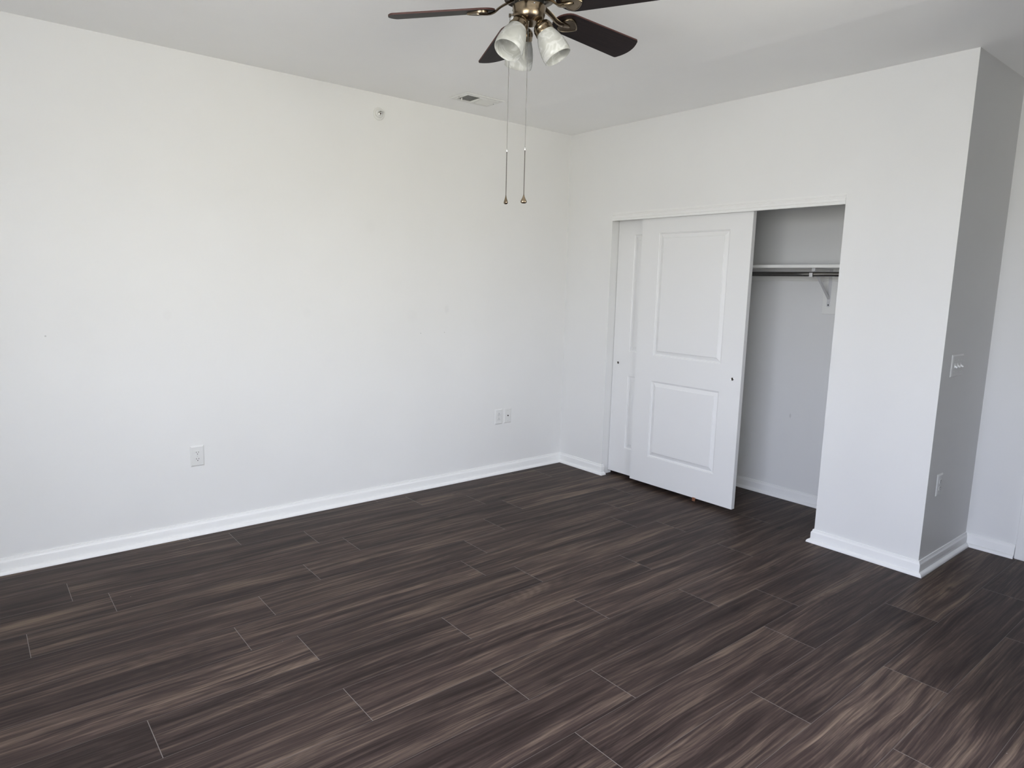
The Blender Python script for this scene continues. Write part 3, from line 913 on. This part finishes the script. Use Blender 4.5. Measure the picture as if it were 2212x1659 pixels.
lathe(bm, [(0.028, 0), (0.028, 0.006), (0.012, 0.010), (0.011, 0.030), (0.026, 0.042), (0.028, 0.055), (0.020, 0.066), (0, 0.069)], 28,
      Matrix.Translation((D + 0.03, DX1 + 0.09, 0.95)) @ Matrix.Rotation(-PI / 2, 4, 'Y'))
obj('door_knob', bm, M_STEEL, dr, 50)

# ------------------------------------------------------------------ ceiling fan
FX, FY = -2.2418, -2.0870
ZB = 2.5562
fan = empty('ceiling_fan', (FX, FY, H), 'five-blade antique brass ceiling fan with three frosted glass light shades', 'ceiling fan')
def fz(z): return z - H
bm = nb()
lathe(bm, [(0, fz(2.7400)), (0.075, fz(2.7400)), (0.075, fz(2.728)), (0.098, fz(2.722)), (0.103, fz(2.705)), (0.103, fz(2.625)), (0.100, fz(2.600)), (0.094, fz(2.586)), (0.060, fz(2.582)), (0, fz(2.582))], 64)
obj('motor_housing', bm, M_BRONZE_DK, fan, 35)
bm = nb()
lathe(bm, [(0, fz(2.583)), (0.055, fz(2.583)), (0.055, fz(2.568)), (0.059, fz(2.566)), (0.059, fz(2.5605)), (0, fz(2.5605))], 48)
o = obj('rotor_gap', bm, M_GAP, fan, 35); o['label'] = 'black gap ring above the switch housing'
bm = nb()
lathe(bm, [(0.0585, fz(2.5600)), (0.0622, fz(2.5620)), (0.0628, fz(2.5590)), (0.0618, fz(2.5520)), (0.0608, fz(2.5420)), (0.0600, fz(2.5320)), (0.0575, fz(2.5220)), (0.0525, fz(2.5140)), (0.0460, fz(2.5085)), (0.0400, fz(2.5055)), (0.0385, fz(2.5035)), (0, fz(2.5030))], 64)
sh = obj('switch_housing', bm, M_BRONZE, fan, 35)
camdir = math.atan2(-4.152 - FY, -3.978 - FX)
for k in range(3):
    a = camdir + 0.30 + k * 2 * PI / 3
    bm = nb()
    lathe(bm, [(0, 0.004), (0.002, 0.0036), (0.0032, 0.002), (0.0032, -0.002)], 14,
          Matrix.Translation((0.0622 * math.cos(a), 0.0622 * math.sin(a), fz(2.5540))) @ Matrix.Rotation(a, 4, 'Z') @ Matrix.Rotation(PI / 2, 4, 'Y'))
    obj('housing_screw', bm, M_STEEL, sh, 50)

# blades
PHASE, PITCH, DROOP = 2.4416, -0.2382, 0.0777
def blade_outline():
    r0, r1 = 0.1275, 0.530
    pts = []
    n = 14
    for k in range(n + 1):                       # rounded root
        a = PI / 2 + PI * k / n
        pts.append((r0 + 0.055 + 0.055 * math.cos(a), 0.0600 * math.sin(a)))
    w1 = 0.0680
    for k in range(1, 6): pts.append((r0 + 0.055 + (0.5 - r0 - 0.055) * k / 6, -(0.0600 + (w1 - 0.0600) * k / 6)))
    c = 0.012
    for k in range(5):
        a = -PI / 2 + (PI / 2 - 0.35) * k / 4
        pts.append((0.501 - c * 0 + c * math.cos(a), -w1 + c + c * math.sin(a)))
    n = 10
    for k in range(1, n):
        t = -1 + 2 * k / n
        pts.append((r1 - 0.016 * t * t, t * (w1 - c * 0.9)))
    for k in range(5):
        a = 0.35 + (PI / 2 - 0.35) * k / 4
        pts.append((0.501 + c * math.cos(a), w1 - c + c * math.sin(a)))
    for k in range(5, 0, -1): pts.append((r0 + 0.055 + (0.5 - r0 - 0.055) * k / 6, 0.0600 + (w1 - 0.0600) * k / 6))
    return pts
def build_blade():
    bm = nb()
    prism(bm, blade_outline(), 0.0, 0.0062)
    for f in bm.faces:
        f.material_index = 0 if abs(f.normal.z) > 0.5 else 1
    bm.normal_update()
    for f in bm.faces:
        f.material_index = 0 if abs(f.normal.z) > 0.5 else 1
    bl = obj('blade', bm, [M_BLADE, M_BLADE_EDGE], fan)
    # blade iron: S-curved strap and a leaf-shaped plate under the blade root
    bm = nb()
    ctl = [(0.056, 0.031), (0.070, 0.0255), (0.085, 0.0200), (0.100, 0.0140), (0.114, 0.0065), (0.128, -0.0030), (0.143, -0.0085), (0.158, -0.0098), (0.176, -0.0090), (0.196, -0.0060)]
    wds = [0.030, 0.028, 0.026, 0.024, 0.023, 0.023, 0.024, 0.024, 0.019, 0.010]
    pth, pw = [], []
    for k in range(len(ctl) - 1):
        q0, q1, q2, q3 = (Vector(ctl[min(max(k + d, 0), len(ctl) - 1)]) for d in (-1, 0, 1, 2))
        for j in range(4):
            t = j / 4
            pth.append(0.5 * (2 * q1 + (q2 - q0) * t + (2 * q0 - 5 * q1 + 4 * q2 - q3) * t * t + (3 * q1 - q0 - 3 * q2 + q3) * t ** 3))
            pw.append(wds[k] * (1 - t) + wds[k + 1] * t)
    pth.append(Vector(ctl[-1])); pw.append(wds[-1])
    strap(bm, [tuple(p) for p in pth], pw, 0.0075)
    ir = obj('blade_iron', bm, M_BRONZE, bl, 50)
    # leaf plate with raised rim
    leaf = []
    m_ = 40
    for k in range(m_):
        t = 2 * PI * k / m_
        u = 0.5 - 0.5 * math.cos(t)                       # 0 at the root end, 1 at the tip
        x = 0.152 + 0.083 * u
        hw = 0.041 * (math.sin(PI * u ** 0.62) ** 0.72 if 0 < u < 1 else 0.0)
        leaf.append((x, hw if t <= PI else -hw))
    bm = nb()
    rings = []
    cx_ = 0.187
    for sc2, z in ((1.0, 0.0), (1.0, -0.0065), (0.975, -0.0085), (0.90, -0.0090), (0.865, -0.0075), (0.5, -0.0070)):
        rings.append([bm.verts.new((cx_ + (x - cx_) * sc2, y * sc2, z)) for x, y in leaf])
    for A_, B_ in zip(rings[:-1], rings[1:]):
        for k in range(m_): bm.faces.new((A_[k], A_[(k + 1) % m_], B_[(k + 1) % m_], B_[k]))
    bm.faces.new(rings[-1])
    obj('iron_plate', bm, M_BRONZE, bl, 40)
    return bl, ir
bl0 = build_blade()[0]
blades = [bl0]
for i in range(1, 5):
    b_ = bl0.copy(); C.objects.link(b_); b_.parent = fan
    for ch in list(bl0.children):
        c_ = ch.copy(); C.objects.link(c_); c_.parent = b_
    blades.append(b_)
for i, b_ in enumerate(blades):
    b_.location = (0, 0, fz(ZB)); b_.rotation_euler = (PITCH, DROOP, PHASE + 2 * PI * i / 5)

# light kit
AZ0, TILT, R0, Z0 = 1.2142, math.radians(30.0), 0.0640, 2.4680
for i in range(3):
    a = AZ0 + 2 * PI * i / 3
    bm = nb()
    lathe(bm, [(0.0310, 0.001), (0.0362, 0.000), (0.0368, 0.003), (0.0362, 0.006), (0.0362, 0.0170), (0.0368, 0.0185), (0.0362, 0.0205), (0.0345, 0.0270), (0.0300, 0.0345), (0.0220, 0.0400), (0.0150, 0.0430), (0.0140, 0.0640), (0, 0.0640)], 48)
    cup = obj('light_fitter', bm, M_BRONZE, fan, 35, (R0 * math.cos(a), R0 * math.sin(a), fz(Z0)), (0, -TILT, a))
    bm = nb()
    outp = [(0.0335, 0.006), (0.0350, -0.002), (0.0395, -0.012), (0.0455, -0.028), (0.0505, -0.048), (0.0535, -0.068), (0.0545, -0.086), (0.0530, -0.1005)]
    inn = [(r - 0.0035, z) for r, z in outp][::-1]
    lathe(bm, outp + [(0.0514, -0.1020)] + inn, 56)
    gs_ = obj('glass_shade', bm, M_GLASS, cup, 60)
    gs_['label'] = 'swirled frosted white glass bell shade'
    if i == 1:
        bm = nb()
        aa = math.radians(-12)
        vs_ = []
        for k in range(7):
            t = aa + (k - 3) * 0.075
            vs_.append([bm.verts.new((0.0368 * math.cos(t), 0.0368 * math.sin(t), z)) for z in (0.0195, 0.0065)])
        for k in range(6): bm.faces.new((vs_[k][0], vs_[k + 1][0], vs_[k + 1][1], vs_[k][1]))
        st_ = obj('sticker', bm, M_STICKER, cup); st_['label'] = 'small white sticker'
    # lamp socket inside the shade
    bm = nb(); lathe(bm, [(0, 0.004), (0.019, 0.004), (0.019, -0.024), (0.014, -0.026), (0, -0.026)], 24)
    obj('lamp_socket', bm, M_PLASTIC, cup, 40)

# pull chains
def pull_chain(x, y, z_top, z_mid, z_drop, z_end, turn, stub):
    bm = nb()
    tube(bm, [(0, 0, 0), (0, 0, z_mid - z_top)], 0.0011, 6)
    ch = obj('pull_chain', bm, M_CORD, fan, 60, (x - FX, y - FY, fz(z_top)))
    bm = nb()
    step = 0.0047
    k = z_mid - 0.012
    while k > z_drop:
        bmesh.ops.create_icosphere(bm, subdivisions=1, radius=0.00235, matrix=Matrix.Translation((0, 0, k - z_top)))
        k -= step
    tube(bm, [(0, 0, z_mid - z_top), (0, 0, z_drop - z_top)], 0.0008, 6)
    bc = obj('bead_chain', bm, M_CHAIN, ch, 60)
    bm = nb()
    lathe(bm, [(0, 0.004), (0.0016, 0.003), (0.0030, -0.002), (0.0032, -0.008), (0.0018, -0.0115), (0, -0.012)], 14, Matrix.Translation((0, 0, z_mid - z_top)))
    o = obj('connector', bm, M_CHROME, ch, 60); o['label'] = 'bright bell-shaped chain connector'
    bm = nb()
    hh = z_drop - z_end
    prof = [(0, 0), (0.0022, -0.02), (0.0030, -0.08), (0.0045, -0.25), (0.0075, -0.45), (0.0108, -0.65), (0.0120, -0.78), (0.0112, -0.89), (0.0075, -0.97), (0, -1.0)]
    lathe(bm, [(r, z * hh) for r, z in prof], 28, Matrix.Translation((0, 0, z_drop - z_top)) @ Matrix.Rotation(turn, 4, 'Z') @ Matrix.Diagonal((1.0, 0.62, 1.0, 1.0)))
    o = obj('pendant', bm, M_BRONZE, ch, 60); o['label'] = 'teardrop metal pendant'
    # outlet nipple on the housing
    d = Vector((FX - x, FY - y, 0)).normalized() * stub
    bm = nb()
    tube(bm, [(0, 0, 0.001), (d.x, d.y, 0.003)], 0.0035, 10)
    tube(bm, [(0, 0, 0.006), (0, 0, -0.006)], 0.0045, 10)
    obj('chain_outlet', bm, M_BRONZE_DK, ch, 60)
view = math.atan2(FW.y, FW.x)
pull_chain(-2.2925, -2.0360, 2.533, 2.049, 1.876, 1.842, view + 0.45, 0.014)
pull_chain(-2.2770, -2.1262, 2.487, 2.045, 1.872, 1.840, view + PI / 2, 0.020)

for o in C.objects:
    if o.parent is not None and o.name.startswith('sliding_track'):
        o['kind'] = 'structure'
